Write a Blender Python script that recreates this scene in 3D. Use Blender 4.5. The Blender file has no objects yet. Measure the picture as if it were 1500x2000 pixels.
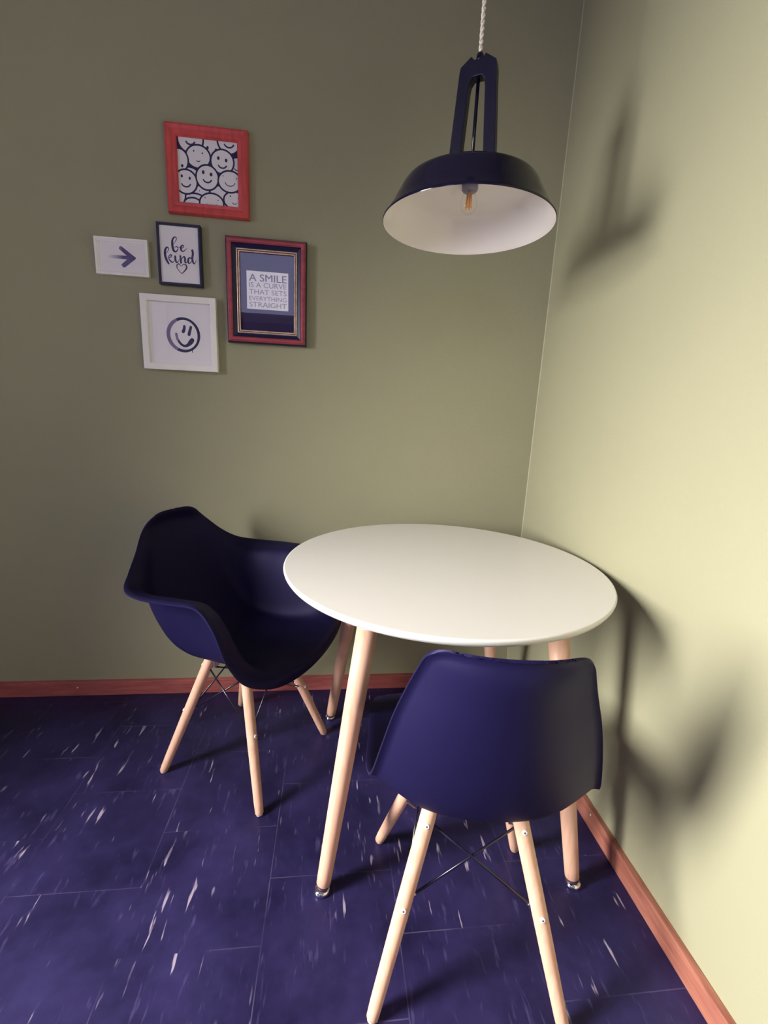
import bpy, bmesh, math, random
import numpy as np
from mathutils import Vector, Matrix

# ------------------------------------------------------------------ camera, light, exposure
S = bpy.context.scene
COL = S.collection
cd = bpy.data.cameras.new('camera'); cam = bpy.data.objects.new('camera', cd); COL.objects.link(cam)
F_PX, YAW, PITCH, ROLL = 874.58, 0.11816, 0.22077, 0.04701
CAM = Vector((-0.77168, -1.69263, 1.14611))
cd.sensor_fit = 'HORIZONTAL'; cd.sensor_width = 36.0; cd.lens = F_PX / 1500 * 36.0
cd.clip_start = 0.02
_f = Vector((math.sin(YAW)*math.cos(PITCH), math.cos(YAW)*math.cos(PITCH), -math.sin(PITCH)))
_r = Vector((math.cos(YAW), -math.sin(YAW), 0)); _u = _r.cross(_f)
_c, _s = math.cos(ROLL), math.sin(ROLL)
_R = _c*_r + _s*_u; _U = -_s*_r + _c*_u
M = Matrix(((_R.x, _U.x, -_f.x), (_R.y, _U.y, -_f.y), (_R.z, _U.z, -_f.z))).to_4x4()
M.translation = CAM
cam.matrix_world = M
S.camera = cam

S.view_settings.view_transform = 'Standard'; S.view_settings.look = 'None'
S.view_settings.gamma = 1.0; S.view_settings.use_curve_mapping = False
S.view_settings.exposure = 0.0

W = bpy.data.worlds.new('sky'); S.world = W; W.use_nodes = True
W.node_tree.nodes['Background'].inputs[0].default_value = (0.60, 0.62, 1.0, 1)
W.node_tree.nodes['Background'].inputs[1].default_value = 4.2

WIN_X, WIN_Y0, WIN_Y1, WIN_Z0, WIN_Z1 = -2.75, -1.89, -1.19, 0.72, 2.00   # tall window in the left wall
def area(name, loc, aim, sx, sy, power, color, spread=180):
    l = bpy.data.lights.new(name, 'AREA'); l.shape = 'RECTANGLE'; l.size = sx; l.size_y = sy
    l.energy = power; l.color = color; l.spread = math.radians(spread)
    o = bpy.data.objects.new(name, l); COL.objects.link(o); o.location = loc
    d = Vector(aim) - Vector(loc); o.rotation_euler = d.to_track_quat('-Z', 'Y').to_euler()
    return o
# daylight coming in through the window of the left wall
area('window_daylight', (WIN_X - 0.22, (WIN_Y0+WIN_Y1)/2, (WIN_Z0+WIN_Z1)/2), (0, -1.95, 0.05),
     WIN_Y1-WIN_Y0-0.04, WIN_Z1-WIN_Z0-0.04, 108.0, (1.0, 0.985, 0.94), 104)
# portals: sky light through an added left window and added transom, for fill and reflections
W2 = (-4.20, -3.15, 1.10, 2.45)          # y0, y1, z0, z1
TW_ = (-1.95, -0.95, 2.20, 2.95)         # x0, x1, z0, z1
p = area('added_window_portal', (WIN_X-0.23, (W2[0]+W2[1])/2, (W2[2]+W2[3])/2), (0, (W2[0]+W2[1])/2, (W2[2]+W2[3])/2), W2[1]-W2[0], W2[3]-W2[2], 1.0, (1, 1, 1)); p.data.cycles.is_portal = True
p = area('added_transom_portal', ((TW_[0]+TW_[1])/2, -4.48, (TW_[2]+TW_[3])/2), ((TW_[0]+TW_[1])/2, 0, (TW_[2]+TW_[3])/2), TW_[1]-TW_[0], TW_[3]-TW_[2], 1.0, (1, 1, 1)); p.data.cycles.is_portal = True

# ------------------------------------------------------------------ materials
def mat(name, col, rough=0.5, spec=0.5, metal=0.0, var=0.0, vscale=8.0, bump=0.0, bscale=80.0, coat=0.0, stretch=(1, 1, 1), coatr=0.05):
    m = bpy.data.materials.new(name); m.use_nodes = True
    nt = m.node_tree; n = nt.nodes; L = nt.links; b = n['Principled BSDF']
    b.inputs['Roughness'].default_value = rough; b.inputs['Metallic'].default_value = metal
    b.inputs['Specular IOR Level'].default_value = spec
    b.inputs['Coat Weight'].default_value = coat; b.inputs['Coat Roughness'].default_value = coatr
    tc = n.new('ShaderNodeTexCoord'); mp = n.new('ShaderNodeMapping'); mp.inputs['Scale'].default_value = stretch
    L.new(tc.outputs['Object'], mp.inputs[0])
    nz = n.new('ShaderNodeTexNoise'); nz.inputs['Scale'].default_value = vscale; nz.inputs['Detail'].default_value = 5
    L.new(mp.outputs[0], nz.inputs['Vector'])
    cr = n.new('ShaderNodeValToRGB'); e = cr.color_ramp.elements
    e[0].position = 0.3; e[1].position = 0.7
    e[0].color = [max(0, c*(1-var)) for c in col] + [1]; e[1].color = [min(1, c*(1+var)) for c in col] + [1]
    L.new(nz.outputs[0], cr.inputs[0]); L.new(cr.outputs[0], b.inputs['Base Color'])
    if bump:
        n2 = n.new('ShaderNodeTexNoise'); n2.inputs['Scale'].default_value = bscale; n2.inputs['Detail'].default_value = 4
        L.new(tc.outputs['Object'], n2.inputs['Vector'])
        bp = n.new('ShaderNodeBump'); bp.inputs['Strength'].default_value = bump; bp.inputs['Distance'].default_value = 0.002
        L.new(n2.outputs[0], bp.inputs['Height']); L.new(bp.outputs[0], b.inputs['Normal'])
    return m

def lin(r, g, b):
    f = lambda c: (c/255/12.92) if c/255 <= 0.04045 else ((c/255+0.055)/1.055)**2.4
    return (f(r), f(g), f(b))

M_wall = mat('olive_paint', (0.340, 0.323, 0.208), 0.75, 0.25, var=0.025, vscale=1.8, bump=0.25, bscale=220)
M_far = mat('pale_paint', (0.62, 0.58, 0.56), 0.8, 0.3, var=0.02, vscale=2)
M_ceil = mat('ceiling_paint', (0.62, 0.58, 0.60), 0.8, 0.3, var=0.02)
M_shell = mat('navy_black_plastic', (0.009, 0.0072, 0.037), 0.50, 0.22, var=0.05, bump=0.08, bscale=900)
M_shell.node_tree.nodes['Principled BSDF'].inputs['Specular Tint'].default_value = (0.65, 0.58, 1.0, 1)
M_black = mat('black_lacquer', (0.004, 0.003, 0.016), 0.12, 0.35, var=0.0)
M_blackwood = mat('black_stained_wood', (0.004, 0.003, 0.017), 0.38, 0.3, var=0.2, vscale=20, stretch=(4, 4, .5))
M_enamel = mat('white_enamel', (0.86, 0.79, 0.79), 0.16, 0.5)
M_top = mat('white_table_lacquer', (0.83, 0.79, 0.745), 0.32, 0.5, var=0.006, vscale=5)
M_whiteplastic = mat('white_plastic', (0.88, 0.82, 0.80), 0.35, 0.5)
M_wire = mat('black_wire', (0.007, 0.006, 0.020), 0.25, 0.6)
M_steel = mat('galvanised_steel', (0.55, 0.50, 0.60), 0.28, metal=1.0, var=0.1, vscale=60)
M_chrome = mat('chrome', (0.85, 0.82, 0.85), 0.08, metal=1.0)
M_screwdark = mat('screw_socket', (0.25, 0.20, 0.16), 0.4, metal=0.6)
M_rubber = mat('dark_rubber', (0.05, 0.02, 0.05), 0.6)
M_whitewood = mat('white_frame_paint', (0.90, 0.87, 0.81), 0.45, var=0.02, vscale=30)
M_paper = mat('white_paper', (0.90, 0.85, 0.86), 0.7, 0.2)
M_card = mat('dark_violet_card', (0.022, 0.009, 0.066), 0.6, 0.3, var=0.05)
M_ink = mat('violet_black_ink', (0.018, 0.012, 0.075), 0.6, 0.2)
M_inkreflect = mat('ink_painted_reflection', (0.24, 0.17, 0.33), 0.6, 0.2)  # smiley ink lightened by a painted glass reflection
M_inktext = mat('grey_letter_ink', (0.19, 0.14, 0.22), 0.6, 0.2)
M_inkthin = mat('pale_grey_letter_ink', (0.27, 0.21, 0.28), 0.6, 0.2)
M_blackframe = mat('dark_frame_lacquer', (0.010, 0.007, 0.045), 0.35, 0.5)
M_gold = mat('gilt_bead', (0.85, 0.60, 0.42), 0.35, metal=0.35, var=0.25, vscale=60)
M_rubywood = mat('cherry_frame_wood', (0.36, 0.055, 0.075), 0.38, 0.5, var=0.25, vscale=14, stretch=(1, 1, 5))
M_redwood = mat('red_frame_wood', (0.62, 0.075, 0.075), 0.40, 0.5, var=0.18, vscale=16, stretch=(4, 1, 1))
M_addeddoor = mat('added_door_dark_paint', (0.02, 0.015, 0.03), 0.5)

def wood_mat(name, c0, c1, rough, axis='Z', scale=9.0, squash=0.12):
    m = bpy.data.materials.new(name); m.use_nodes = True
    nt = m.node_tree; n = nt.nodes; L = nt.links; b = n['Principled BSDF']
    b.inputs['Roughness'].default_value = rough
    tc = n.new('ShaderNodeTexCoord'); mp = n.new('ShaderNodeMapping')
    sc = [1, 1, 1]; sc['XYZ'.index(axis)] = squash; mp.inputs['Scale'].default_value = sc
    L.new(tc.outputs['Object'], mp.inputs[0])
    nz = n.new('ShaderNodeTexNoise'); nz.inputs['Scale'].default_value = scale*6; nz.inputs['Detail'].default_value = 6
    nz.inputs['Distortion'].default_value = 1.2
    L.new(mp.outputs[0], nz.inputs['Vector'])
    cr = n.new('ShaderNodeValToRGB'); e = cr.color_ramp.elements
    e[0].position = 0.30; e[1].position = 0.68; e[0].color = (*c0, 1); e[1].color = (*c1, 1)
    L.new(nz.outputs[0], cr.inputs[0]); L.new(cr.outputs[0], b.inputs['Base Color'])
    return m
M_beech = wood_mat('pale_beech', (0.66, 0.365, 0.245), (0.78, 0.475, 0.340), 0.42)
M_skirtX = wood_mat('skirting_wood_back', (0.31, 0.075, 0.070), (0.48, 0.135, 0.115), 0.45, 'X')
M_skirtY = wood_mat('skirting_wood_right', (0.27, 0.085, 0.060), (0.42, 0.165, 0.110), 0.45, 'Y')

def floor_mat():
    m = bpy.data.materials.new('navy_vinyl_tiles'); m.use_nodes = True
    nt = m.node_tree; n = nt.nodes; L = nt.links; b = n['Principled BSDF']
    def math_(op, a, bb=None, clamp=False):
        x = n.new('ShaderNodeMath'); x.operation = op; x.use_clamp = clamp
        for i, v in enumerate((a, bb)):
            if v is None: continue
            if isinstance(v, (int, float)): x.inputs[i].default_value = v
            else: L.new(v, x.inputs[i])
        return x.outputs[0]
    tc = n.new('ShaderNodeTexCoord'); sep = n.new('ShaderNodeSeparateXYZ'); L.new(tc.outputs['Object'], sep.inputs[0])
    X, Y = sep.outputs[0], sep.outputs[1]
    TW, TL = 0.3035, 0.290
    cx = math_('DIVIDE', math_('ADD', X, 0.602 + TW*20), TW)
    col = math_('FLOOR', cx); fx = math_('FRACT', cx)
    par = math_('MODULO', col, 2.0)
    cy = math_('ADD', math_('DIVIDE', math_('ADD', Y, 0.64 + TL*20), TL), math_('MULTIPLY', par, 0.5))
    fy = math_('FRACT', cy); row = math_('FLOOR', cy)
    ex = math_('MINIMUM', fx, math_('SUBTRACT', 1.0, fx)); ey = math_('MINIMUM', fy, math_('SUBTRACT', 1.0, fy))
    seamv = math_('LESS_THAN', math_('MULTIPLY', ex, TW), 0.0011)
    seamh = math_('LESS_THAN', math_('MULTIPLY', ey, TL), 0.0011)
    seam = math_('MAXIMUM', seamv, seamh)
    brk = n.new('ShaderNodeTexNoise'); brk.inputs['Scale'].default_value = 6; L.new(tc.outputs['Object'], brk.inputs['Vector'])
    seam = math_('MULTIPLY', seam, math_('MULTIPLY', math_('SUBTRACT', brk.outputs[0], 0.42), 4.0, True))
    # per tile offset for the flecks
    off = n.new('ShaderNodeCombineXYZ'); L.new(math_('MULTIPLY', col, 7.31), off.inputs[0]); L.new(math_('MULTIPLY', row, 3.77), off.inputs[1])
    addv = n.new('ShaderNodeVectorMath'); addv.operation = 'ADD'; L.new(tc.outputs['Object'], addv.inputs[0]); L.new(off.outputs[0], addv.inputs[1])
    def fleck(sx, sy, scale, lo, hi, seedz):
        mp = n.new('ShaderNodeMapping'); mp.inputs['Scale'].default_value = (sx, sy, 1); mp.inputs['Location'].default_value = (0, 0, seedz)
        L.new(addv.outputs[0], mp.inputs[0])
        v = n.new('ShaderNodeTexNoise'); v.inputs['Scale'].default_value = scale; v.inputs['Detail'].default_value = 2.5; v.inputs['Roughness'].default_value = 0.6
        v.inputs['Distortion'].default_value = 0.25
        L.new(mp.outputs[0], v.inputs['Vector'])
        mr = n.new('ShaderNodeMapRange'); mr.interpolation_type = 'SMOOTHSTEP'
        mr.inputs['From Min'].default_value = lo; mr.inputs['From Max'].default_value = hi
        L.new(v.outputs[0], mr.inputs['Value']); return mr.outputs[0]
    clus = n.new('ShaderNodeTexNoise'); clus.inputs['Scale'].default_value = 7.5; clus.inputs['Detail'].default_value = 1
    L.new(addv.outputs[0], clus.inputs['Vector'])
    clm = math_('MULTIPLY', math_('SUBTRACT', clus.outputs[0], 0.42), 7.0, True)
    f1 = math_('MULTIPLY', fleck(6.5, 0.80, 9.5, 0.648, 0.71, 1.3), clm)
    f2 = math_('MULTIPLY', fleck(5.0, 0.9, 16.0, 0.60, 0.76, 9.1), 0.30)
    mot = n.new('ShaderNodeTexNoise'); mot.inputs['Scale'].default_value = 5; mot.inputs['Detail'].default_value = 6; mot.inputs['Roughness'].default_value = 0.65
    L.new(tc.outputs['Object'], mot.inputs['Vector'])
    cr = n.new('ShaderNodeValToRGB'); e = cr.color_ramp.elements; e[0].position = 0.3; e[1].position = 0.75
    e[0].color = (0.0080, 0.0062, 0.028, 1); e[1].color = (0.032, 0.0245, 0.096, 1)
    L.new(mot.outputs[0], cr.inputs[0])
    def mix(fac, a, bcol):
        x = n.new('ShaderNodeMix'); x.data_type = 'RGBA'; L.new(fac, x.inputs[0])
        L.new(a, x.inputs[6]); x.inputs[7].default_value = (*bcol, 1); return x.outputs[2]
    c = mix(f2, cr.outputs[0], (0.13, 0.10, 0.26))
    c = mix(f1, c, (0.33, 0.27, 0.36))
    c = mix(math_('MULTIPLY', seam, 0.24), c, (0.25, 0.20, 0.33))
    L.new(c, b.inputs['Base Color'])
    rr = n.new('ShaderNodeMapRange'); rr.inputs['To Min'].default_value = 0.30; rr.inputs['To Max'].default_value = 0.52
    L.new(mot.outputs[0], rr.inputs['Value']); L.new(rr.outputs[0], b.inputs['Roughness'])
    b.inputs['Specular IOR Level'].default_value = 0.45
    b.inputs['Specular Tint'].default_value = (0.62, 0.55, 1.0, 1)
    bp = n.new('ShaderNodeBump'); bp.inputs['Strength'].default_value = 0.25; bp.inputs['Distance'].default_value = 0.002
    wv = n.new('ShaderNodeTexNoise'); wv.inputs['Scale'].default_value = 16; wv.inputs['Detail'].default_value = 4
    L.new(tc.outputs['Object'], wv.inputs['Vector']); L.new(wv.outputs[0], bp.inputs['Height']); L.new(bp.outputs[0], b.inputs['Normal'])
    return m
M_floor = floor_mat()

def glass_mat(name, rough=0.0):
    m = bpy.data.materials.new(name); m.use_nodes = True
    nt = m.node_tree; n = nt.nodes; L = nt.links; n.remove(n['Principled BSDF'])
    out = n['Material Output']; t = n.new('ShaderNodeBsdfTransparent'); g = n.new('ShaderNodeBsdfGlossy'); g.inputs['Roughness'].default_value = rough
    fr = n.new('ShaderNodeFresnel'); ge = n.new('ShaderNodeNewGeometry'); io = n.new('ShaderNodeMapRange'); io.inputs['To Min'].default_value = 1.5; io.inputs['To Max'].default_value = 1/1.5
    L.new(ge.outputs['Backfacing'], io.inputs['Value']); L.new(io.outputs[0], fr.inputs['IOR'])
    mx = n.new('ShaderNodeMixShader'); L.new(fr.outputs[0], mx.inputs[0]); L.new(t.outputs[0], mx.inputs[1]); L.new(g.outputs[0], mx.inputs[2])
    L.new(mx.outputs[0], out.inputs[0]); return m
M_glass = glass_mat('picture_glass')
M_bulbglass = glass_mat('bulb_glass')
M_filament = mat('amber_filament', (0.95, 0.50, 0.22), 0.4)

# ------------------------------------------------------------------ helpers
def obj(name, bm, m, parent=None, smooth=False, mats=None):
    me = bpy.data.meshes.new(name); bm.normal_update(); bm.to_mesh(me); bm.free()
    for x in (mats or [m]): me.materials.append(x)
    if smooth:
        for p in me.polygons: p.use_smooth = True
    o = bpy.data.objects.new(name, me); COL.objects.link(o)
    if parent: o.parent = parent
    return o
def thing(name, label, cat, loc=(0, 0, 0), rotz=0.0, group=None):
    o = bpy.data.objects.new(name, None); COL.objects.link(o); o.empty_display_size = 0.1
    o.location = loc; o.rotation_euler = (0, 0, rotz); o['label'] = label; o['category'] = cat
    if group: o['group'] = group
    return o
def struct(name, bm, m, smooth=False):
    o = obj(name, bm, m, None, smooth); o['kind'] = 'structure'; return o
def box(bm, x0, x1, y0, y1, z0, z1, mi=0):
    v = [bm.verts.new(p) for p in ((x0,y0,z0),(x1,y0,z0),(x1,y1,z0),(x0,y1,z0),(x0,y0,z1),(x1,y0,z1),(x1,y1,z1),(x0,y1,z1))]
    for f in ((0,3,2,1),(4,5,6,7),(0,1,5,4),(1,2,6,5),(2,3,7,6),(3,0,4,7)):
        fc = bm.faces.new([v[i] for i in f]); fc.material_index = mi
    return bm
def bevel(bm, w, seg=2):
    bmesh.ops.bevel(bm, geom=[e for e in bm.edges], offset=w, segments=seg, affect='EDGES', profile=0.6, clamp_overlap=True)
    return bm
def tube(bm, pts, radii, seg=20, cap=True, mi=0):
    """tube along pts with a radius for every point"""
    pts = [Vector(p) for p in pts]; n = len(pts)
    if not hasattr(radii, '__len__'): radii = [radii]*n
    t0 = (pts[1]-pts[0]).normalized(); a = t0.orthogonal().normalized()
    rings = []
    for i, p in enumerate(pts):
        t = (pts[min(i+1, n-1)] - pts[max(i-1, 0)]).normalized()
        a = (a - t*a.dot(t)).normalized(); b = t.cross(a)
        rings.append([bm.verts.new(p + radii[i]*(math.cos(2*math.pi*k/seg)*a + math.sin(2*math.pi*k/seg)*b)) for k in range(seg)])
    for i in range(n-1):
        for k in range(seg):
            f = bm.faces.new((rings[i][k], rings[i][(k+1) % seg], rings[i+1][(k+1) % seg], rings[i+1][k])); f.material_index = mi; f.smooth = True
    if cap:
        f = bm.faces.new(list(reversed(rings[0]))); f.material_index = mi
        f = bm.faces.new(rings[-1]); f.material_index = mi
    return bm
def lathe(bm, prof, seg=64, center=(0, 0), mi=0):
    """prof: list of (r, z)"""
    rings = []
    for r, z in prof:
        if r < 1e-6: rings.append([bm.verts.new((center[0], center[1], z))])
        else: rings.append([bm.verts.new((center[0]+r*math.cos(2*math.pi*k/seg), center[1]+r*math.sin(2*math.pi*k/seg), z)) for k in range(seg)])
    for A, B in zip(rings, rings[1:]):
        for k in range(seg):
            k2 = (k+1) % seg
            if len(A) == 1 and len(B) == 1: continue
            if len(A) == 1: vs = (A[0], B[k2], B[k])
            elif len(B) == 1: vs = (A[k], A[k2], B[0])
            else: vs = (A[k], A[k2], B[k2], B[k])
            f = bm.faces.new(vs); f.material_index = mi; f.smooth = True
    return bm
def catmull(P, t):
    """P list of tuples, t in [0, len-1]"""
    i = min(int(t), len(P)-2); u = t-i
    a = P[max(i-1, 0)]; b = P[i]; c = P[i+1]; d = P[min(i+2, len(P)-1)]
    return [0.5*((2*b[k]) + (-a[k]+c[k])*u + (2*a[k]-5*b[k]+4*c[k]-d[k])*u*u + (-a[k]+3*b[k]-3*c[k]+d[k])*u**3) for k in range(len(b))]

# ------------------------------------------------------------------ room shell
RX0, RX1, RY0, RY1, H = WIN_X, 0.0, -4.25, 0.0, 3.0
T = 0.25; BH0 = 0.061
struct('floor', box(bmesh.new(), RX0-T, RX1+T, RY0-T, RY1+T, -0.10, 0.0), M_floor)
struct('ceiling', box(bmesh.new(), RX0-T, RX1+T, RY0-T, RY1+T, H, H+0.1), M_ceil)
struct('wall_back', box(bmesh.new(), RX0-T, RX1+T, RY1, RY1+T, 0, H), M_wall)
struct('wall_right', box(bmesh.new(), RX1, RX1+T, RY0-T, RY1, 0, H), M_wall)
bm = bmesh.new()      # left wall with its window opening and the added one
box(bm, RX0-T, RX0, RY0-T, W2[0], 0, H); box(bm, RX0-T, RX0, W2[1], WIN_Y0, 0, H); box(bm, RX0-T, RX0, WIN_Y1, RY1, 0, H)
box(bm, RX0-T, RX0, W2[0], W2[1], 0, W2[2]); box(bm, RX0-T, RX0, W2[0], W2[1], W2[3], H)
box(bm, RX0-T, RX0, WIN_Y0, WIN_Y1, 0, WIN_Z0); box(bm, RX0-T, RX0, WIN_Y0, WIN_Y1, WIN_Z1, H)
struct('wall_left', bm, M_far)
bm = bmesh.new()
box(bm, RX0, TW_[0], RY0-T, RY0, 0, H); box(bm, TW_[1], RX1, RY0-T, RY0, 0, H)
box(bm, TW_[0], TW_[1], RY0-T, RY0, 0, TW_[2]); box(bm, TW_[0], TW_[1], RY0-T, RY0, TW_[3], H)
struct('wall_front', bm, M_far)
# pale filler bead in the corner between the two olive walls
bm = bmesh.new(); v = [bm.verts.new(p) for z in (BH0, H-0.001) for p in ((-0.003, -0.0002, z), (-0.0002, -0.0002, z), (-0.0002, -0.003, z))]
for f in ((0, 2, 1), (3, 4, 5), (0, 3, 5, 2), (0, 1, 4, 3), (1, 2, 5, 4)): bm.faces.new([v[i] for i in f])
bmesh.ops.recalc_face_normals(bm, faces=bm.faces)
struct('trim_1', bm, mat('pale_olive_filler', (0.38, 0.36, 0.24), 0.6))
# window frames
bm = bmesh.new(); fx0, fx1 = RX0-0.20, RX0-0.15
box(bm, fx0, fx1, WIN_Y0, WIN_Y0+0.035, WIN_Z0, WIN_Z1); box(bm, fx0, fx1, WIN_Y1-0.035, WIN_Y1, WIN_Z0, WIN_Z1)
box(bm, fx0, fx1, WIN_Y0+0.035, WIN_Y1-0.035, WIN_Z0, WIN_Z0+0.04); box(bm, fx0, fx1, WIN_Y0+0.035, WIN_Y1-0.035, WIN_Z1-0.04, WIN_Z1)
struct('window_1', bm, M_whitewood)
bm = bmesh.new()
box(bm, fx0, fx1, W2[0], W2[0]+.035, W2[2], W2[3]); box(bm, fx0, fx1, W2[1]-.035, W2[1], W2[2], W2[3])
box(bm, fx0, fx1, W2[0]+.035, W2[1]-.035, W2[2], W2[2]+.04); box(bm, fx0, fx1, W2[0]+.035, W2[1]-.035, W2[3]-.04, W2[3])
struct('added_window', bm, M_whitewood)  # unseen window, added for soft fill and the reflection in the smiley glass
bm = bmesh.new(); fy0, fy1 = RY0-0.06, RY0-0.02
box(bm, TW_[0], TW_[0]+.03, fy0, fy1, TW_[2], TW_[3]); box(bm, TW_[1]-.03, TW_[1], fy0, fy1, TW_[2], TW_[3])
box(bm, TW_[0]+.03, TW_[1]-.03, fy0, fy1, TW_[2], TW_[2]+.03); box(bm, TW_[0]+.03, TW_[1]-.03, fy0, fy1, TW_[3]-.03, TW_[3])
struct('added_transom', bm, M_whitewood)  # unseen transom, added as the bright upper reflection in the saying's glass
struct('added_door', bevel(box(bmesh.new(), -1.95, -0.95, RY0, RY0+0.03, 0, 2.12), 0.003), M_addeddoor)  # unseen door, added to darken the lower part of that reflection
# wooden baseboards: rectangular board with a slightly eased top edge and small nails
def baseboard(name, along, a, b, hgt, t, m):
    bm = bmesh.new()
    if along == 'x': box(bm, a, b, -t, 0.0, 0, hgt)
    else: box(bm, -t, 0.0, a, b, 0, hgt)
    bevel(bm, 0.0022, 2)
    return struct(name, bm, m)
BH, BT = 0.0597, 0.017
baseboard('baseboard_back', 'x', RX0, 0.0, BH, BT, M_skirtX)
baseboard('baseboard_right', 'y', RY0, -BT-0.0005, BH, BT, M_skirtY)
def nail(name, loc, axis, parentname):
    bm = bmesh.new()
    d = Vector(axis)
    tube(bm, [Vector(loc), Vector(loc)+d*0.0012], [0.0032, 0.0026], 12)
    o = obj(name, bm, M_whiteplastic, bpy.data.objects[parentname]); return o
nail('nail_head', (-1.748, -BT, 0.036), (0, -1, 0), 'baseboard_back')
for yy, zz in ((-0.610, 0.030), (-0.705, 0.045), (-1.29, 0.024)):
    nail('nail_head', (-BT, yy, zz), (-1, 0, 0), 'baseboard_right')

# ------------------------------------------------------------------ round table
TX, TY, TH, TR = -0.4580, -0.5215, 0.740, 0.4395
tb = thing('round_table', 'round white table with pale wooden legs in the corner', 'table', (TX, TY, 0))
bm = bmesh.new()
thk = 0.018
lathe(bm, [(0, TH), (TR-0.004, TH), (TR-0.0012, TH-0.0012), (TR, TH-0.004), (TR-0.0015, TH-0.010), (TR-0.006, TH-thk+0.001), (TR-0.009, TH-thk), (0, TH-thk)], 160)
top = obj('tabletop', bm, M_top, tb)
for p in top.data.polygons: p.use_smooth = abs(p.normal.z) < 0.95
feet = [(-0.1472, -0.8545), (-0.7768, -0.8257), (-0.7625, -0.1938), (-0.132, -0.205)]
tops = [(-0.236, -0.752), (-0.676, -0.741), (-0.668, -0.300), (-0.244, -0.292)]
for (fx, fy), (tx_, ty_) in zip(feet, tops):
    P0 = Vector((fx-TX, fy-TY, 0)); P1 = Vector((tx_-TX, ty_-TY, TH-thk)); d = (P1-P0)
    at = lambda z: P0 + d*(z/(TH-thk))
    bm = bmesh.new()
    zs = [0.022, 0.024, 0.05, 0.3, 0.5, 0.664]; rs = [0.0155, 0.0172, 0.0178, 0.0215, 0.0240, 0.0248]
    tube(bm, [at(z) for z in zs], rs, 32)
    leg = obj('leg', bm, M_beech, tb)
    bm = bmesh.new(); tube(bm, [at(z) for z in (0.660, 0.662, 0.70, TH-thk-0.004)], [0.0245, 0.0262, 0.0268, 0.0272], 32)
    obj('socket', bm, M_whiteplastic, leg)
    bm = bmesh.new()
    lathe(bm, [(0, 0.0), (0.0145, 0.0), (0.0185, 0.003), (0.0195, 0.007), (0.0175, 0.012), (0.012, 0.0145), (0, 0.015)], 32, (fx-TX, fy-TY))
    ft = obj('foot_glide', bm, M_chrome, leg)
    bm = bmesh.new(); tube(bm, [at(0.0148), at(0.0235)], [0.0150, 0.0166], 28); obj('foot_ring', bm, M_rubber, leg)
# steel plate under the top carrying the four sockets
bm = bmesh.new()
for (a, b) in (((tops[0]), (tops[2])), ((tops[1]), (tops[3]))):
    A = Vector((a[0]-TX, a[1]-TY, TH-thk-0.006)); B = Vector((b[0]-TX, b[1]-TY, TH-thk-0.006))
    tube(bm, [A, B], 0.0055, 12)
obj('under_brace', bm, M_whiteplastic, tb)

# ------------------------------------------------------------------ plastic shells
def shell_mesh(rows, ru=0.18, rv_top=0.10, rv_bot=0.08, rub=0.3, w0=0.46, w1=0.98, lip=0.008, lipw=0.016, nu=84, nv=110):
    """rows: (f_center, z_center, s_rim, f_rim, z_rim, power, flare), from the front lip to the top of the back. +Y is the front."""
    n = len(rows)-1
    def S_(x, v):
        fc, zc, s, fr, zr, pw, fl = catmull(rows, v*n)
        a = abs(x); pw = max(1.2, pw)
        aa = min(1, max(0, (a-w0)/(w1-w0))); sm = aa*aa*aa*(aa*(aa*6-15)+10)
        g = (1-fl)*a**pw + fl*sm
        return Vector((math.copysign(1, x)*s*a if x else 0.0, fc+(fr-fc)*g, zc+(zr-zc)*g))
    bm = bmesh.new(); grid = []
    for j in range(nv+1):
        w = j/nv; v = 0.5-0.5*math.cos(math.pi*w)
        if v < rv_bot: q = 1-v/rv_bot; um = 1-rub*(1-math.sqrt(max(0, 1-q*q)))
        elif v > 1-rv_top: q = (v-(1-rv_top))/rv_top; um = 1-ru*(1-math.sqrt(max(0, 1-q*q)))
        else: um = 1
        grid.append([(um*math.sin(math.pi/2*(2*i/nu-1))*0.8 + um*(2*i/nu-1)*0.2, v) for i in range(nu+1)])
    pos = [[S_(x, v) for (x, v) in r] for r in grid]
    nrm = []
    for r in grid:
        rr = []
        for (x, v) in r:
            e1, e2 = 0.004, 0.004
            a = S_(min(x+e1, 1), v)-S_(max(x-e1, -1), v); b = S_(x, min(v+e2, 1))-S_(x, max(v-e2, 0))
            rr.append(a.cross(b).normalized())
        nrm.append(rr)
    # the rim is rolled outward a little: offset by the distance to the outline
    P = np.array([[tuple(p) for p in r] for r in pos]); N = np.array([[tuple(p) for p in r] for r in nrm])
    edge = np.concatenate([P[:, 0], P[:, -1], P[-1], P[0]])
    D = np.sqrt(((P[:, :, None, :]-edge[None, None])**2).sum(-1)).min(-1)
    k = np.clip(1-D/lipw, 0, 1)**2
    zf = np.clip((P[:, :, 2:3]-0.45)/0.04, 0, 1)
    Q = P + N*lip*k[:, :, None]*zf
    vv = [[bm.verts.new(Q[j, i]) for i in range(nu+1)] for j in range(nv+1)]
    for j in range(nv):
        for i in range(nu):
            f = bm.faces.new((vv[j][i], vv[j][i+1], vv[j+1][i+1], vv[j+1][i])); f.smooth = True
    return bm

def shell_object(name, rows, parent, **kw):
    o = obj(name, shell_mesh(rows, **kw), M_shell, parent, smooth=True)
    md = o.modifiers.new('thickness', 'SOLIDIFY'); md.thickness = 0.005; md.offset = 0
    b = o.modifiers.new('edge', 'BEVEL'); b.width = 0.0018; b.segments = 2; b.limit_method = 'ANGLE'; b.angle_limit = math.radians(50)
    return o

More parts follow.
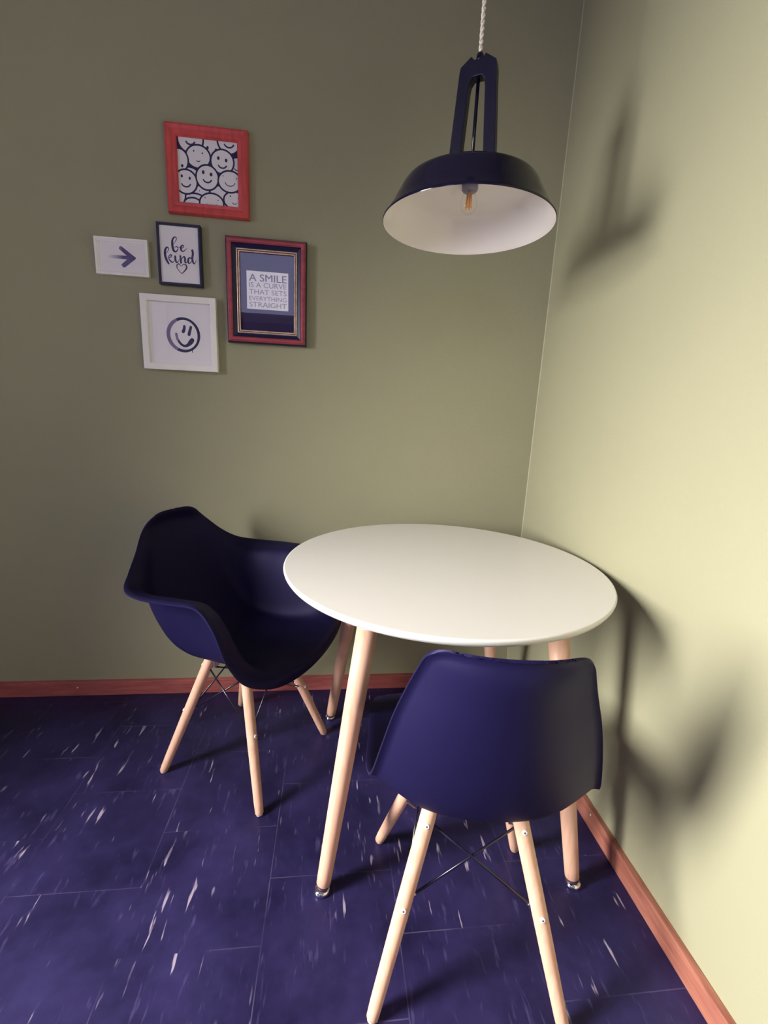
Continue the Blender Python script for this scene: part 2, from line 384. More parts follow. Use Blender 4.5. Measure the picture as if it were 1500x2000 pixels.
# f_c, z_c, s_rim, f_rim, z_rim, power, flare
SIDE_ROWS = [
    (0.262, 0.398, 0.173, 0.225, 0.397, 2.0, 0.00),
    (0.240, 0.430, 0.205, 0.202, 0.432, 2.2, 0.00),
    (0.160, 0.436, 0.222, 0.132, 0.455, 2.6, 0.10),
    (0.030, 0.418, 0.221, 0.020, 0.465, 2.8, 0.20),
    (-0.080, 0.414, 0.219, -0.061, 0.474, 2.6, 0.20),
    (-0.155, 0.450, 0.206, -0.107, 0.496, 2.4, 0.10),
    (-0.188, 0.530, 0.190, -0.128, 0.566, 2.2, 0.00),
    (-0.205, 0.620, 0.171, -0.141, 0.645, 2.2, 0.00),
    (-0.216, 0.700, 0.148, -0.153, 0.715, 2.2, 0.00),
    (-0.225, 0.765, 0.130, -0.169, 0.768, 2.2, 0.00),
    (-0.214, 0.798, 0.122, -0.174, 0.794, 2.2, 0.00),
]
ARM_ROWS = [
    (0.243, 0.391, 0.245, 0.224, 0.436, 2.0, 0.00),
    (0.247, 0.430, 0.260, 0.205, 0.466, 2.2, 0.10),
    (0.175, 0.438, 0.282, 0.176, 0.531, 2.8, 0.35),
    (0.090, 0.430, 0.291, 0.145, 0.617, 3.6, 0.72),
    (0.000, 0.424, 0.291, 0.093, 0.663, 4.0, 0.86),
    (-0.080, 0.428, 0.297, 0.005, 0.661, 4.0, 0.90),
    (-0.145, 0.458, 0.299, -0.086, 0.656, 3.6, 0.84),
    (-0.209, 0.525, 0.278, -0.163, 0.656, 2.8, 0.66),
    (-0.249, 0.605, 0.222, -0.215, 0.673, 2.4, 0.40),
    (-0.275, 0.690, 0.167, -0.248, 0.714, 2.2, 0.20),
    (-0.293, 0.766, 0.125, -0.271, 0.765, 2.0, 0.00),
    (-0.276, 0.806, 0.104, -0.262, 0.800, 2.0, 0.00),
]
LEG_TOP = 0.388
def leg_point(sx, sy, z): return Vector((sx*(0.185-0.255*z), sy*(0.186-0.315*z), z))
def chair_base(root):
    for sy in (-1, 1):
        for sx in (-1, 1):
            bm = bmesh.new(); at = lambda z: leg_point(sx, sy, z)
            tube(bm, [at(z) for z in (0.004, 0.006, 0.03, 0.20, 0.365, LEG_TOP-0.004, LEG_TOP)], [0.0105, 0.0118, 0.0128, 0.0150, 0.0158, 0.0150, 0.0135], 28)
            leg = obj('leg', bm, M_beech, root)
            bm = bmesh.new(); tube(bm, [at(0.0), at(0.0065)], [0.0085, 0.0102], 20); obj('foot_pad', bm, M_whiteplastic, leg)
            dz = (at(0.35)-at(0.15)).normalized()
            for zz in (0.352, 0.202):          # bolt heads on the outward side of each leg
                c = at(zz); outw = Vector((sx*0.10, sy*1.0, 0)); outw = (outw - dz*outw.dot(dz)).normalized()
                bm = bmesh.new()
                tube(bm, [c+outw*0.0125, c+outw*0.0168, c+outw*0.0172], [0.0052, 0.0052, 0.0040], 18)
                sc = obj('screw', bm, M_whiteplastic, leg)
                bm = bmesh.new(); tube(bm, [c+outw*0.0170, c+outw*0.0176], 0.0021, 6)
                for v in bm.verts: pass
                tmp = obj('screw', bm, M_screwdark, leg)
                # join socket into the screw head mesh
                a = bmesh.new(); a.from_mesh(sc.data); k = len(a.faces); a.from_mesh(tmp.data)
                a.faces.ensure_lookup_table()
                for f in a.faces[k:]: f.material_index = 1
                a.to_mesh(sc.data); a.free(); sc.data.materials.append(M_screwdark)
                bpy.data.objects.remove(tmp)
    # crossed wire braces on the four sides
    crn = [(-1, -1), (1, -1), (1, 1), (-1, 1)]
    for i in range(4):
        a, b = crn[i], crn[(i+1) % 4]
        inw = Vector((-(a[0]+b[0])*0.5, -(a[1]+b[1])*0.5, 0)).normalized()
        for (p, q, off) in ((a, b, 0.002), (b, a, 0.0065)):
            hi = leg_point(*p, 0.355)+inw*off; lo = leg_point(*q, 0.203)+inw*off
            bm = bmesh.new(); tube(bm, [hi, lo], 0.0026, 10)
            w = obj('cross_wire', bm, M_wire, root)
            bm = bmesh.new(); dd = (lo-hi).normalized()
            tube(bm, [lo-dd*0.028, lo-dd*0.020], 0.0040, 10); obj('wire_clip', bm, M_steel, w)
    # steel brackets at the leg tops and the wire cradle bolted under the shell
    for sx, sy in crn:
        c = leg_point(sx, sy, 0.372)
        bm = bmesh.new()
        inn = Vector((-sx, -sy, 0)).normalized()
        k = c + inn*0.014
        box(bm, k.x-0.011, k.x+0.011, k.y-0.011, k.y+0.011, 0.352, 0.396); bevel(bm, 0.002, 2)
        obj('mount_bracket', bm, M_steel, root)
    bm = bmesh.new()
    zc = 0.372
    P = [leg_point(*c, zc)*1.0 for c in crn]
    P = [Vector((p.x*0.86, p.y*0.86, zc)) for p in P]
    for i in range(4): tube(bm, [P[i], P[(i+1) % 4]], 0.0045, 12)
    tube(bm, [P[0], P[2]], 0.0045, 12); tube(bm, [P[1]+Vector((0,0,.004)), P[3]+Vector((0,0,.004))], 0.0045, 12)
    for p in P:
        tube(bm, [p, Vector((p.x*1.25, p.y*1.25, 0.408))], 0.0055, 12)
    obj('steel_cradle', bm, M_wire, root)

def make_chair(name, label, loc, heading, rows, group=None, **kw):
    t = thing(name, label, 'chair', loc, heading - math.pi/2, group)
    shell_object('seat_shell', rows, t, **kw)
    chair_base(t)
    return t
make_chair('armchair', 'black plastic bucket armchair with rounded arms by the olive wall, left of the table', (-1.035, -0.351, 0), math.radians(-28.6),
           ARM_ROWS, ru=0.60, rv_top=0.16, rv_bot=0.12, rub=0.60, w0=0.50, w1=0.86, lip=0.005)
make_chair('side_chair', 'black plastic armless shell chair seen from behind, pushed in front of the table', (-0.4675, -0.9125, 0), math.radians(82.2),
           SIDE_ROWS, ru=0.30, rv_top=0.11, rv_bot=0.07, rub=0.30)

# ------------------------------------------------------------------ pendant lamp
LX, LY, LZ = -0.4625, -0.512, 1.592
lamp = thing('pendant_lamp', 'black enamel pendant lamp with white inside hanging above the round table', 'lamp', (LX, LY, LZ))
bm = bmesh.new()
outer = [(0.2035, 0.000), (0.2045, 0.003), (0.1985, 0.009), (0.1840, 0.032), (0.1700, 0.058), (0.1615, 0.073), (0.1550, 0.0810), (0.1450, 0.0860), (0.130, 0.0885), (0.11, 0.090), (0, 0.090)]
lathe(bm, outer, 128); obj('lamp_shade', bm, M_black, lamp, True)
bm = bmesh.new()
lathe(bm, [(0, 0.086), (0.11, 0.086), (0.142, 0.082), (0.152, 0.077), (0.159, 0.070), (0.167, 0.055), (0.181, 0.030), (0.1955, 0.007), (0.2010, 0.0016), (0.2030, 0.0002)], 128)
obj('shade_lining', bm, M_enamel, lamp, True)
# yoke: two tapering wooden arms joined at the top, with the pole between them
YA = math.radians(-32)
ca, sa = math.cos(YA), math.sin(YA)
def yoke_pt(x, y, z): return (ca*x - sa*y, sa*x + ca*y, z)
outl = [(0.0590, 0.088), (0.0425, 0.312), (0.0405, 0.323), (0.0165, 0.339), (0.0090, 0.331), (-0.0090, 0.331), (-0.0165, 0.339), (-0.0405, 0.323), (-0.0425, 0.312), (-0.0590, 0.088),
        (-0.0305, 0.088), (-0.0195, 0.275), (-0.0170, 0.290), (-0.0100, 0.299), (0.0100, 0.299), (0.0170, 0.290), (0.0195, 0.275), (0.0305, 0.088)]
bm = bmesh.new()
fr = [bm.verts.new(yoke_pt(x, -0.0120, z)) for x, z in outl]; bk = [bm.verts.new(yoke_pt(x, 0.0120, z)) for x, z in outl]
bm.faces.new(fr); bm.faces.new(list(reversed(bk)))
for i in range(len(outl)):
    j = (i+1) % len(outl); bm.faces.new((fr[j], fr[i], bk[i], bk[j]))
bmesh.ops.recalc_face_normals(bm, faces=bm.faces); bevel(bm, 0.0018, 2)
obj('yoke', bm, M_blackwood, lamp)
bm = bmesh.new(); tube(bm, [(0, 0, 0.089), (0, 0, 0.340)], 0.0040, 16); tube(bm, [(0, 0, 0.326), (0, 0, 0.344), (0, 0, 0.349)], [0.009, 0.008, 0.005], 16)
obj('center_pole', bm, M_black, lamp)
# twisted cable
bm = bmesh.new(); z0, z1 = 0.347, H - LZ - 0.02
N = int((z1-z0)/0.0016)
for ph in (0, math.pi):
    pts = []
    for i in range(N+1):
        z = z0+(z1-z0)*i/N; a = ph + 2*math.pi*(z-z0)/0.024
        pts.append((0.0024*math.cos(a), 0.0024*math.sin(a), z))
    tube(bm, pts, 0.0025, 8)
def cable_mat():
    m = mat('cream_textile_cable', (0.80, 0.72, 0.64), 0.8)
    nt = m.node_tree; n = nt.nodes; L = nt.links; b = n['Principled BSDF']
    tc = n.new('ShaderNodeTexCoord'); mp = n.new('ShaderNodeMapping'); mp.inputs['Scale'].default_value = (1, 1, 1)
    L.new(tc.outputs['Object'], mp.inputs[0]); v = n.new('ShaderNodeTexVoronoi'); v.inputs['Scale'].default_value = 210
    L.new(mp.outputs[0], v.inputs['Vector']); cr = n.new('ShaderNodeValToRGB'); e = cr.color_ramp.elements
    e[0].position = 0.18; e[0].color = (0.10, 0.08, 0.08, 1); e[1].position = 0.26; e[1].color = (0.80, 0.72, 0.64, 1)
    L.new(v.outputs['Distance'], cr.inputs[0]); L.new(cr.outputs[0], b.inputs['Base Color']); return m
obj('cable', bm, cable_mat(), lamp)
bm = bmesh.new(); lathe(bm, [(0, H-LZ-0.045), (0.035, H-LZ-0.045), (0.05, H-LZ-0.03), (0.052, H-LZ-0.0005), (0, H-LZ-0.0005)], 48)
obj('ceiling_rose', bm, M_black, lamp, True)
# socket and bulb (unlit)
bm = bmesh.new(); lathe(bm, [(0, 0.0855), (0.019, 0.0855), (0.019, 0.077), (0.016, 0.073), (0, 0.073)], 40)
obj('bulb_socket', bm, mat('grey_socket', (0.22, 0.20, 0.30), 0.4), lamp, True)
bm = bmesh.new(); lathe(bm, [(0.0120, 0.076), (0.0130, 0.071), (0.0165, 0.062), (0.0188, 0.052), (0.0190, 0.044), (0.0170, 0.034), (0.0100, 0.0265), (0, 0.0240)], 48)
bulb = obj('bulb', bm, M_bulbglass, lamp, True)
bm = bmesh.new()
for k in range(6):
    a = k*math.pi/3; tube(bm, [(0.0050*math.cos(a), 0.0050*math.sin(a), 0.066), (0.0075*math.cos(a), 0.0075*math.sin(a), 0.036)], 0.0017, 8)
tube(bm, [(0, 0, 0.074), (0, 0, 0.050)], 0.0035, 10)
obj('filament', bm, M_filament, bulb)

# ------------------------------------------------------------------ pictures
def frame_bm(w, h, prof):
    """mitred frame; prof: (inset from outer edge, depth out of the wall, material index); outer size w x h centred, wall at y=0"""
    bm = bmesh.new(); loops = []
    for ins, dep, mi in prof:
        x, z = w/2-ins, h/2-ins
        loops.append([bm.verts.new(p) for p in ((-x, -dep, -z), (x, -dep, -z), (x, -dep, z), (-x, -dep, z))])
    for k in range(len(loops)-1):
        A, B = loops[k], loops[k+1]
        for i in range(4):
            j = (i+1) % 4
            f = bm.faces.new((A[i], A[j], B[j], B[i])); f.material_index = prof[k+1][2]
    return bm
def flat(bm, poly, y, mi=0):
    f = bm.faces.new([bm.verts.new((x, y, z)) for x, z in poly]); f.material_index = mi
    f.normal_update()
    if f.normal.y > 0: f.normal_flip()
    return f
def rect(bm, x0, x1, z0, z1, y): return flat(bm, [(x0, z0), (x1, z0), (x1, z1), (x0, z1)], y)
def stroke(bm, pts, wid, y, closed=False, mi=0, caps=True):
    """ribbon of varying width lying in the picture plane"""
    n = len(pts)
    if not hasattr(wid, '__len__'): wid = [wid]*n
    Lp, Rp = [], []
    for i in range(n):
        a = pts[(i-1) % n] if (closed or i > 0) else pts[0]; b = pts[(i+1) % n] if (closed or i < n-1) else pts[-1]
        dx, dz = b[0]-a[0], b[1]-a[1]; l = math.hypot(dx, dz) or 1; nx, nz = -dz/l, dx/l; w = wid[i]/2
        Lp.append(bm.verts.new((pts[i][0]+nx*w, y, pts[i][1]+nz*w))); Rp.append(bm.verts.new((pts[i][0]-nx*w, y, pts[i][1]-nz*w)))
    for i in range(n if closed else n-1):
        j = (i+1) % n
        f = bm.faces.new((Lp[i], Rp[i], Rp[j], Lp[j])); f.material_index = mi
        f.normal_update()
        if f.normal.y > 0: f.normal_flip()
    if caps and not closed:
        for i in (0, n-1):
            if wid[i] > 1e-5: disc(bm, pts[i][0], pts[i][1], wid[i]/2, wid[i]/2, y - 0.00003*(1+i % 2), mi, 14)
def disc(bm, cx, cz, rx, rz, y, mi=0, seg=40, rot=0.0):
    c, s = math.cos(rot), math.sin(rot)
    return flat(bm, [(cx + c*rx*math.cos(t)-s*rz*math.sin(t), cz + s*rx*math.cos(t)+c*rz*math.sin(t)) for t in [2*math.pi*k/seg for k in range(seg)]], y, mi)
def curve_pts(P, per=10):
    out = []
    for i in range((len(P)-1)*per+1): out.append(tuple(catmull(P, i/per)))
    return out
def picture(name, label, x0, x1, z0, z1, tilt=0.0):
    t = thing(name, label, 'picture', ((x0+x1)/2, -0.0008, (z0+z1)/2)); t.rotation_euler = (0, tilt, 0); return t
def text_mesh(bm, s, x0, x1, z0, z1, y, bold=0.0, mi=0):
    cu = bpy.data.curves.new('t', 'FONT'); cu.body = s; cu.size = 1; cu.offset = bold; cu.resolution_u = 4; cu.space_character = 1.0
    o = bpy.data.objects.new('t', cu); COL.objects.link(o)
    bpy.context.view_layer.update()
    dg = bpy.context.evaluated_depsgraph_get(); me = o.evaluated_get(dg).to_mesh()
    xs = [v.co.x for v in me.vertices]; ys = [v.co.y for v in me.vertices]
    ax, bx, ay, by = min(xs), max(xs), min(ys), max(ys)
    vs = [bm.verts.new((x0+(v.co.x-ax)/(bx-ax)*(x1-x0), y, z0+(v.co.y-ay)/(by-ay)*(z1-z0))) for v in me.vertices]
    for p in me.polygons:
        try: f = bm.faces.new([vs[i] for i in p.vertices])
        except ValueError: continue
        f.material_index = mi; f.normal_update()
        if f.normal.y > 0: f.normal_flip()
    o.evaluated_get(dg).to_mesh_clear(); bpy.data.objects.remove(o); bpy.data.curves.remove(cu)
def glass_pane(t, w, h, y):
    bm = bmesh.new(); rect(bm, -w/2, w/2, -h/2, h/2, y); obj('glass', bm, M_glass, t)

# --- red frame with a crowd of smiling faces
x0, x1, z0, z1 = -1.3130, -1.0600, 1.7360, 1.9880; w, h = x1-x0, z1-z0
pr = picture('picture_frame', 'red wooden picture frame holding a crowd of smiling faces, topmost on the wall', x0, x1, z0, z1)
obj('frame', frame_bm(w, h, [(0, 0, 0), (0, 0.013, 0), (0.003, 0.019, 0), (0.009, 0.022, 0), (0.017, 0.0195, 0), (0.023, 0.016, 0), (0.031, 0.0165, 0), (0.034, 0.013, 0), (0.0345, 0.005, 0)]), M_redwood, pr, False)
pw, ph_ = w-0.069, h-0.069

bm = bmesh.new(); rect(bm, -pw/2-0.001, pw/2+0.001, -ph_/2-0.001, ph_/2+0.001, -0.0055); prt = obj('print', bm, M_ink, pr)
# faces in print coordinates: u 0..1 left-right, v 0..1 top-down; later faces lie on top of earlier ones
faces = [  # cx, cy, rx, ry, eye size, eye spread, eye dy, smile rx, smile width, smile dy
    (0.99, 0.36, .13, .13, .010, .06, -.04, .05, .012, .02),
    (0.18, 0.57, .16, .12, .0, .06, -.04, .10, .016, -.04),
    (0.57, 0.10, .20, .19, .024, .07, .03, .05, .0, .05),
    (0.40, 0.86, .15, .16, .008, .06, -.06, .05, .0, .03),
    (0.68, 0.86, .17, .17, .0, .06, -.06, .06, .020, .02),
    (0.25, 0.97, .20, .12, .0, .05, -.05, .05, .0, .04),
    (0.22, 1.02, .14, .10, .0, .05, -.05, .05, .0, .04),
    (0.85, 1.07, .16, .12, .0, .05, -.05, .05, .0, .04),
    (0.22, 0.01, .20, .205, .0, .07, -.07, .075, .022, .03),
    (0.86, -.02, .18, .19, .0, .07, -.07, .08, .020, .04),
    (0.34, 0.27, .19, .165, .013, .07, -.07, .030, .011, .05),
    (0.02, 0.35, .14, .165, .024, .05, .07, .04, .0, .05),
    (0.74, 0.31, .18, .175, .026, .065, -.04, .070, .018, .04),
    (-.02, 0.88, .11, .15, .0, .05, -.05, .05, .0, .04),
    (0.12, 0.67, .175, .175, .022, .065, -.07, .075, .018, .02),
    (0.93, 0.89, .17, .125, .013, .07, -.05, .035, .010, .03),
    (0.48, 0.575, .175, .18, .027, .065, -.065, .070, .019, .02),
    (0.86, 0.605, .185, .155, .010, .115, -.07, .085, .010, .0),
    (0.54, 0.97, .19, .145, .010, .11, -.07, .085, .010, .0),
]
bm = bmesh.new()
def clip_add(poly, y, mi):
    """clip a convex polygon to the print and add it"""
    def cl(P, ax, lim, sg):
        out = []
        for i in range(len(P)):
            a, b = P[i], P[(i+1) % len(P)]; ia = sg*(a[ax]-lim) <= 0; ib = sg*(b[ax]-lim) <= 0
            if ia: out.append(a)
            if ia != ib:
                k = (lim-a[ax])/(b[ax]-a[ax]); out.append((a[0]+k*(b[0]-a[0]), a[1]+k*(b[1]-a[1])))
        return out
    for ax, lim, sg in ((0, pw/2, 1), (0, -pw/2, -1), (1, ph_/2, 1), (1, -ph_/2, -1)):
        poly = cl(poly, ax, lim, sg)
        if len(poly) < 3: return
    flat(bm, poly, y, mi)
def uv(u, v): return ((u-0.5)*pw, (0.5-v)*ph_)
def ell(cx, cy, rx, ry, seg=44):
    return [uv(cx+rx*math.cos(t), cy+ry*math.sin(t)) for t in [2*math.pi*k/seg for k in range(seg)]]
for k, (cx, cy, rx, ry, es, ed, ey_, sr, sw, sd) in enumerate(faces):
    y = -0.0057 - k*0.00006
    clip_add(ell(cx, cy, rx+0.028, ry+0.028), y, 0)
    clip_add(ell(cx, cy, rx, ry), y-0.00002, 1)
    if es:
        for sg in (-1, 1): clip_add(ell(cx+sg*ed, cy+ey_+0.012*sg, es*0.85, es*1.1, 20), y-0.00004, 0)
    if sw:
        P = [(cx + sr*math.cos(t), cy + sd + 0.8*sr*math.sin(t)) for t in [math.radians(180-10-160*q/12) for q in range(13)]]
        for a, b in zip(P, P[1:]):
            dx, dy = b[0]-a[0], b[1]-a[1]; l = math.hypot(dx, dy); nx, ny = -dy/l*sw/2*1.3, dx/l*sw/2*1.3
            clip_add([uv(a[0]+nx, a[1]+ny), uv(b[0]+nx, b[1]+ny), uv(b[0]-nx, b[1]-ny), uv(a[0]-nx, a[1]-ny)], y-0.00004, 0)
obj('face_pattern', bm, None, prt, mats=[M_ink, M_paper])
glass_pane(pr, pw, ph_, -0.0085)

# --- small white frame with an arrow
x0, x1, z0, z1 = -1.5465, -1.3835, 1.5395, 1.6500; w, h = x1-x0, z1-z0
pa = picture('picture_frame', 'small white landscape picture frame with a violet arrow pointing right', x0, x1, z0, z1)
obj('frame', frame_bm(w, h, [(0, 0, 0), (0, 0.014, 0), (0.0006, 0.0146, 0), (0.0075, 0.0146, 0), (0.0080, 0.0140, 0), (0.0085, 0.0125, 0), (0.012, 0.0115, 0), (0.0125, 0.009, 0)]), M_whitewood, pa)
bm = bmesh.new(); rect(bm, -w/2+0.012, w/2-0.012, -h/2+0.012, h/2-0.012, -0.0095); prt = obj('print', bm, M_paper, pa)
def arrow_mat():
    m = mat('fading_arrow_ink', (0.1, 0.1, 0.1), 0.6, 0.2); nt = m.node_tree; n = nt.nodes; L = nt.links
    tc = n.new('ShaderNodeTexCoord'); sp = n.new('ShaderNodeSeparateXYZ'); L.new(tc.outputs['Object'], sp.inputs[0])
    mr = n.new('ShaderNodeMapRange'); mr.inputs['From Min'].default_value = -0.046; mr.inputs['From Max'].default_value = 0.004; L.new(sp.outputs[0], mr.inputs[0])
    cr = n.new('ShaderNodeValToRGB'); e = cr.color_ramp.elements; e[0].color = (0.90, 0.85, 0.86, 1); e[1].color = (0.115, 0.085, 0.23, 1); e[0].position = 0.02
    L.new(mr.outputs[0], cr.inputs[0]); L.new(cr.outputs[0], n['Principled BSDF'].inputs['Base Color']); return m
bm = bmesh.new(); y = -0.0097
flat(bm, [(-0.046, 0.0042), (0.020, 0.0052), (0.020, -0.0060), (-0.046, -0.0048)], y)
flat(bm, [(-0.0085, 0.0240), (-0.0070, 0.0300), (-0.0010, 0.0325), (0.0425, 0.0010), (0.0400, -0.0040), (0.0220, -0.0010)], y-0.0002)
flat(bm, [(0.0425, 0.0010), (0.0420, -0.0020), (0.0070, -0.0300), (0.0010, -0.0300), (-0.0045, -0.0225), (0.0220, 0.0010)], y-0.0001)
obj('arrow', bm, arrow_mat(), prt)
glass_pane(pa, w-0.024, h-0.024, -0.0105)

# --- black frame with brush lettering
x0, x1, z0, z1 = -1.3512, -1.2150, 1.5210, 1.7045; w, h = x1-x0, z1-z0
pk = picture('picture_frame', 'narrow dark picture frame with brush lettered words and a heart', x0, x1, z0, z1)
obj('frame', frame_bm(w, h, [(0, 0, 0), (0, 0.021, 0), (0.0012, 0.0225, 0), (0.0065, 0.0225, 0), (0.0072, 0.0215, 0), (0.0076, 0.016, 0)]), M_blackframe, pk)
bm = bmesh.new(); rect(bm, -w/2+0.007, w/2-0.007, -h/2+0.007, h/2-0.007, -0.0165); prt = obj('print', bm, M_paper, pk)
bm = bmesh.new(); y = -0.0167
# letters traced as brush strokes in print coordinates of 0..100 across and 0..145 down
def K(P, wd, per=8, dy=0.0):
    pts = curve_pts(P, per); n = len(pts)
    q = [(((a-50)/100)*(w-0.015), ((70-b)/140)*(h-0.015)) for a, b in pts]
    ws = [catmull([(v,) for v in wd], i/(n-1)*(len(wd)-1))[0]*0.0018 for i in range(n)]
    stroke(bm, q, [max(0.0002, v) for v in ws], y-dy)
# b
K([(30, 54), (35, 44), (42, 34), (43, 28), (38, 27), (33, 34), (32, 46), (34, 58), (38, 62), (43, 60), (46, 54), (43, 49), (38, 52)], [.7, .8, 1.2, 1.6, 2.4, 3.6, 4.0, 3.6, 2.2, 1.4, 1.2, .9])
K([(43, 51), (49, 51), (54, 50)], [.8, 1, .8], dy=.0001)
# e
K([(53, 54), (59, 51), (61, 47), (58, 45), (54, 50), (54, 57), (59, 60), (66, 55), (70, 51)], [1, 1.2, 1.6, 2.0, 3.0, 3.0, 2.0, 1.0, .5], dy=.0002)
# k
K([(13, 70), (20, 62), (22, 56), (18, 53), (13, 60), (12, 72), (15, 84), (20, 93)], [.6, 1.0, 1.5, 2.4, 3.8, 4.2, 4.0, 3.0])
K([(19, 79), (24, 72), (28, 71), (27, 76), (21, 80), (26, 87), (31, 89), (36, 84)], [1, 1.4, 2.0, 1.6, 1.4, 2.6, 1.6, .6], dy=.0001)
# i
K([(38, 74), (38, 82), (41, 89), (46, 85), (48, 80)], [3.2, 3.4, 2.4, 1.0, .8], dy=.0002)
disc(bm, ((41-50)/100)*(w-0.015), ((70-66)/140)*(h-0.015), 0.0012, 0.0012, y)
# n
K([(51, 72), (52, 80), (52, 89)], [2.8, 3.4, 3.0], dy=.0003)
K([(52, 86), (56, 77), (61, 73), (63, 78), (63, 86), (66, 88), (70, 83)], [.8, 1.0, 2.4, 3.4, 3.0, 1.6, .8], dy=.0004)
# d
K([(80, 76), (74, 75), (71, 81), (72, 88), (77, 87), (82, 80)], [1.6, 2.4, 3.4, 2.4, 1.4, 1.0], dy=.0002)
K([(83, 56), (84, 64), (82, 76), (84, 86), (88, 88), (93, 78)], [3.8, 3.8, 3.6, 3.0, 1.4, .4], dy=.0005)
# heart
K([(51, 97), (47, 92), (42, 94), (41, 101), (46, 109), (53, 115), (60, 109), (66, 101), (65, 94), (59, 92), (53, 97)], [1.0, 1.6, 1.8, 1.6, 1.2, 1.2, 2.0, 2.6, 2.4, 1.4, .8])
obj('lettering', bm, mat('violet_brush_ink', (0.07, 0.045, 0.14), 0.6, 0.2), prt)
glass_pane(pk, w-0.0154, h-0.0154, -0.0195)

# --- cherry and black frame with gilt beads, saying on a card
x0, x1, z0, z1 = -1.1375, -0.8735, 1.3535, 1.6825; w, h = x1-x0, z1-z0
pq = picture('picture_frame', 'large cherry red and black frame with gilt inner line and printed saying', x0, x1, z0, z1)
prof = [(0, 0, 1), (0, 0.020, 1), (0.004, 0.026, 1), (0.006, 0.027, 0), (0.010, 0.0300, 0), (0.015, 0.0300, 0), (0.0195, 0.0265, 0), (0.0215, 0.0225, 1), (0.031, 0.0170, 1), (0.0335, 0.0168, 1)]
obj('frame', frame_bm(w, h, prof), None, pq, mats=[M_rubywood, M_blackframe])
g0 = 0.0335
bm = frame_bm(w-2*g0, h-2*g0, [(0, 0.012, 0), (0, 0.0185, 0), (0.0012, 0.0190, 0), (0.0030, 0.0185, 0), (0.0036, 0.0170, 1), (0.0056, 0.0168, 1), (0.0062, 0.0178, 0), (0.0085, 0.0180, 0), (0.0095, 0.0165, 0), (0.0097, 0.0105, 1)])
obj('gilt_slip', bm, None, pq, mats=[M_gold, mat('slip_groove', (0.16, 0.035, 0.045), 0.5)])
cw, ch = w-2*g0-0.0194, h-2*g0-0.0194
bm = bmesh.new(); rect(bm, -cw/2-.0005, cw/2+.0005, -ch/2-.0005, ch/2+.0005, -0.0110); card = obj('mount_card', bm, M_card, pq)
bm = bmesh.new()
sx0, sx1, sz0, sz1 = -cw/2+0.021, cw/2-0.019, -0.052, 0.067
rect(bm, sx0, sx1, sz0, sz1, -0.0113); note = obj('printed_note', bm, M_paper, card)
lines = [('A SMILE', 0.0, .012, 0.235, 0.055, 0), ('IS A CURVE', 0.235, .0, 0.41, 0.0, 1), ('THAT SETS', 0.43, .0, 0.60, 0.003, 1), ('EVERYTHING', 0.625, .0, 0.775, 0, 1), ('STRAIGHT', 0.79, .0, 0.965, 0.008, 1)]
hh = sz1-sz0; bm = bmesh.new()
for s, t0, _, t1, bold, mi in lines:
    for q in ((-0.0004, 0.0004) if s == 'A SMILE' else (0,)):
        text_mesh(bm, s, sx0+0.008+q, sx1-0.006+q, sz1-hh*(0.045+t1*0.93), sz1-hh*(0.075+t0*0.93), -0.0115-0.00002*(q > 0), 0.0, 0 if s == 'A SMILE' else 1)
obj('lettering', bm, None, note, mats=[M_inktext, M_inkthin])
glass_pane(pq, cw, ch, -0.0135)

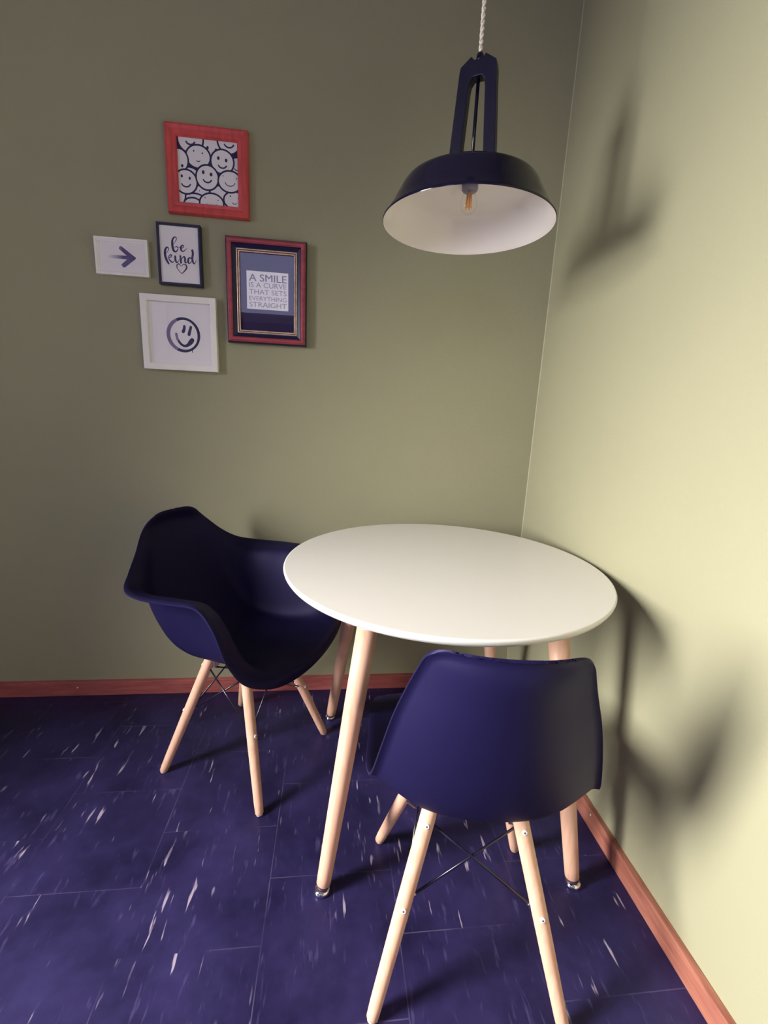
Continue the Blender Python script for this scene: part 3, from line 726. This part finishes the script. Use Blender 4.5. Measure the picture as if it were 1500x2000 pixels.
# --- square white frame with a dripping smiley
x0, x1, z0, z1 = -1.4165, -1.1745, 1.2515, 1.4890; w, h = x1-x0, z1-z0
ps = picture('picture_frame', 'square white box frame with a painted dripping smiley, lowest on the wall', x0, x1, z0, z1)
obj('frame', frame_bm(w, h, [(0, 0, 0), (0, 0.0205, 0), (0.0006, 0.0212, 0), (0.0195, 0.0212, 0), (0.0200, 0.0205, 0), (0.0202, 0.0085, 0)]), M_whitewood, ps)
bm = bmesh.new(); rect(bm, -w/2+0.0195, w/2-0.0195, -h/2+0.0195, h/2-0.0195, -0.0090); prt = obj('print', bm, M_paper, ps)
bm = bmesh.new(); y = -0.0092
cx, cz, R = 0.0105, -0.002, 0.049
pts, wd = [], []
for k in range(72):
    a = 2*math.pi*k/72; da = math.degrees(a) % 360
    left = max(0, math.cos(a-math.pi*1.03))
    ww = 0.0085 + 0.0008*math.sin(3*a+1) + 0.0045*left**2
    pts.append((cx+(R+0.0012*left)*math.cos(a), cz+(R*1.06)*math.sin(a))); wd.append(ww)
split = lambda x: x < cx-0.023
n = 72; Lp, Rp = [], []
for i in range(n):
    a, b = pts[(i-1) % n], pts[(i+1) % n]; dx, dz = b[0]-a[0], b[1]-a[1]; l = math.hypot(dx, dz); nx, nz = -dz/l, dx/l
    Lp.append(bm.verts.new((pts[i][0]+nx*wd[i]/2, y, pts[i][1]+nz*wd[i]/2))); Rp.append(bm.verts.new((pts[i][0]-nx*wd[i]/2, y, pts[i][1]-nz*wd[i]/2)))
for i in range(n):
    j = (i+1) % n; f = bm.faces.new((Lp[i], Rp[i], Rp[j], Lp[j])); f.normal_update()
    if f.normal.y > 0: f.normal_flip()
    f.material_index = 1 if (pts[i][0]+pts[j][0])/2 < cx-0.021 else 0  # left part takes the lighter ink, a reflection painted into the print
def S2(P, wv, mi=0, dy=0.0):
    q = curve_pts(P, 8); m_ = len(q)
    ws = [catmull([(v,) for v in wv], i/(m_-1)*(len(wv)-1))[0] for i in range(m_)]
    stroke(bm, q, ws, y-dy, mi=mi)
S2([(0.0135, 0.0255), (0.0125, 0.017), (0.0090, 0.0085)], [0.0085, 0.0095, 0.0105])
S2([(0.0345, 0.0245), (0.0310, 0.013), (0.0275, 0.0005)], [0.0085, 0.0095, 0.0100])
S2([(-0.0140, 0.000), (-0.0115, -0.014), (-0.0060, -0.0245)], [0.0080, 0.0085, 0.0085], 1)  # lighter ink again, same painted reflection
S2([(-0.0065, -0.0240), (0.002, -0.0335), (0.013, -0.0375), (0.024, -0.0325), (0.032, -0.024), (0.037, -0.0175)], [0.0075, 0.0080, 0.0080, 0.0110, 0.0150, 0.0140], 0, 0.0001)
S2([(0.0345, -0.045), (0.0365, -0.051), (0.0362, -0.0565)], [0.004, 0.0026, 0.0026], 0, 0.0001)
obj('smiley', bm, None, prt, mats=[M_ink, M_inkreflect])
glass_pane(ps, w-0.0404, h-0.0404, -0.0125)
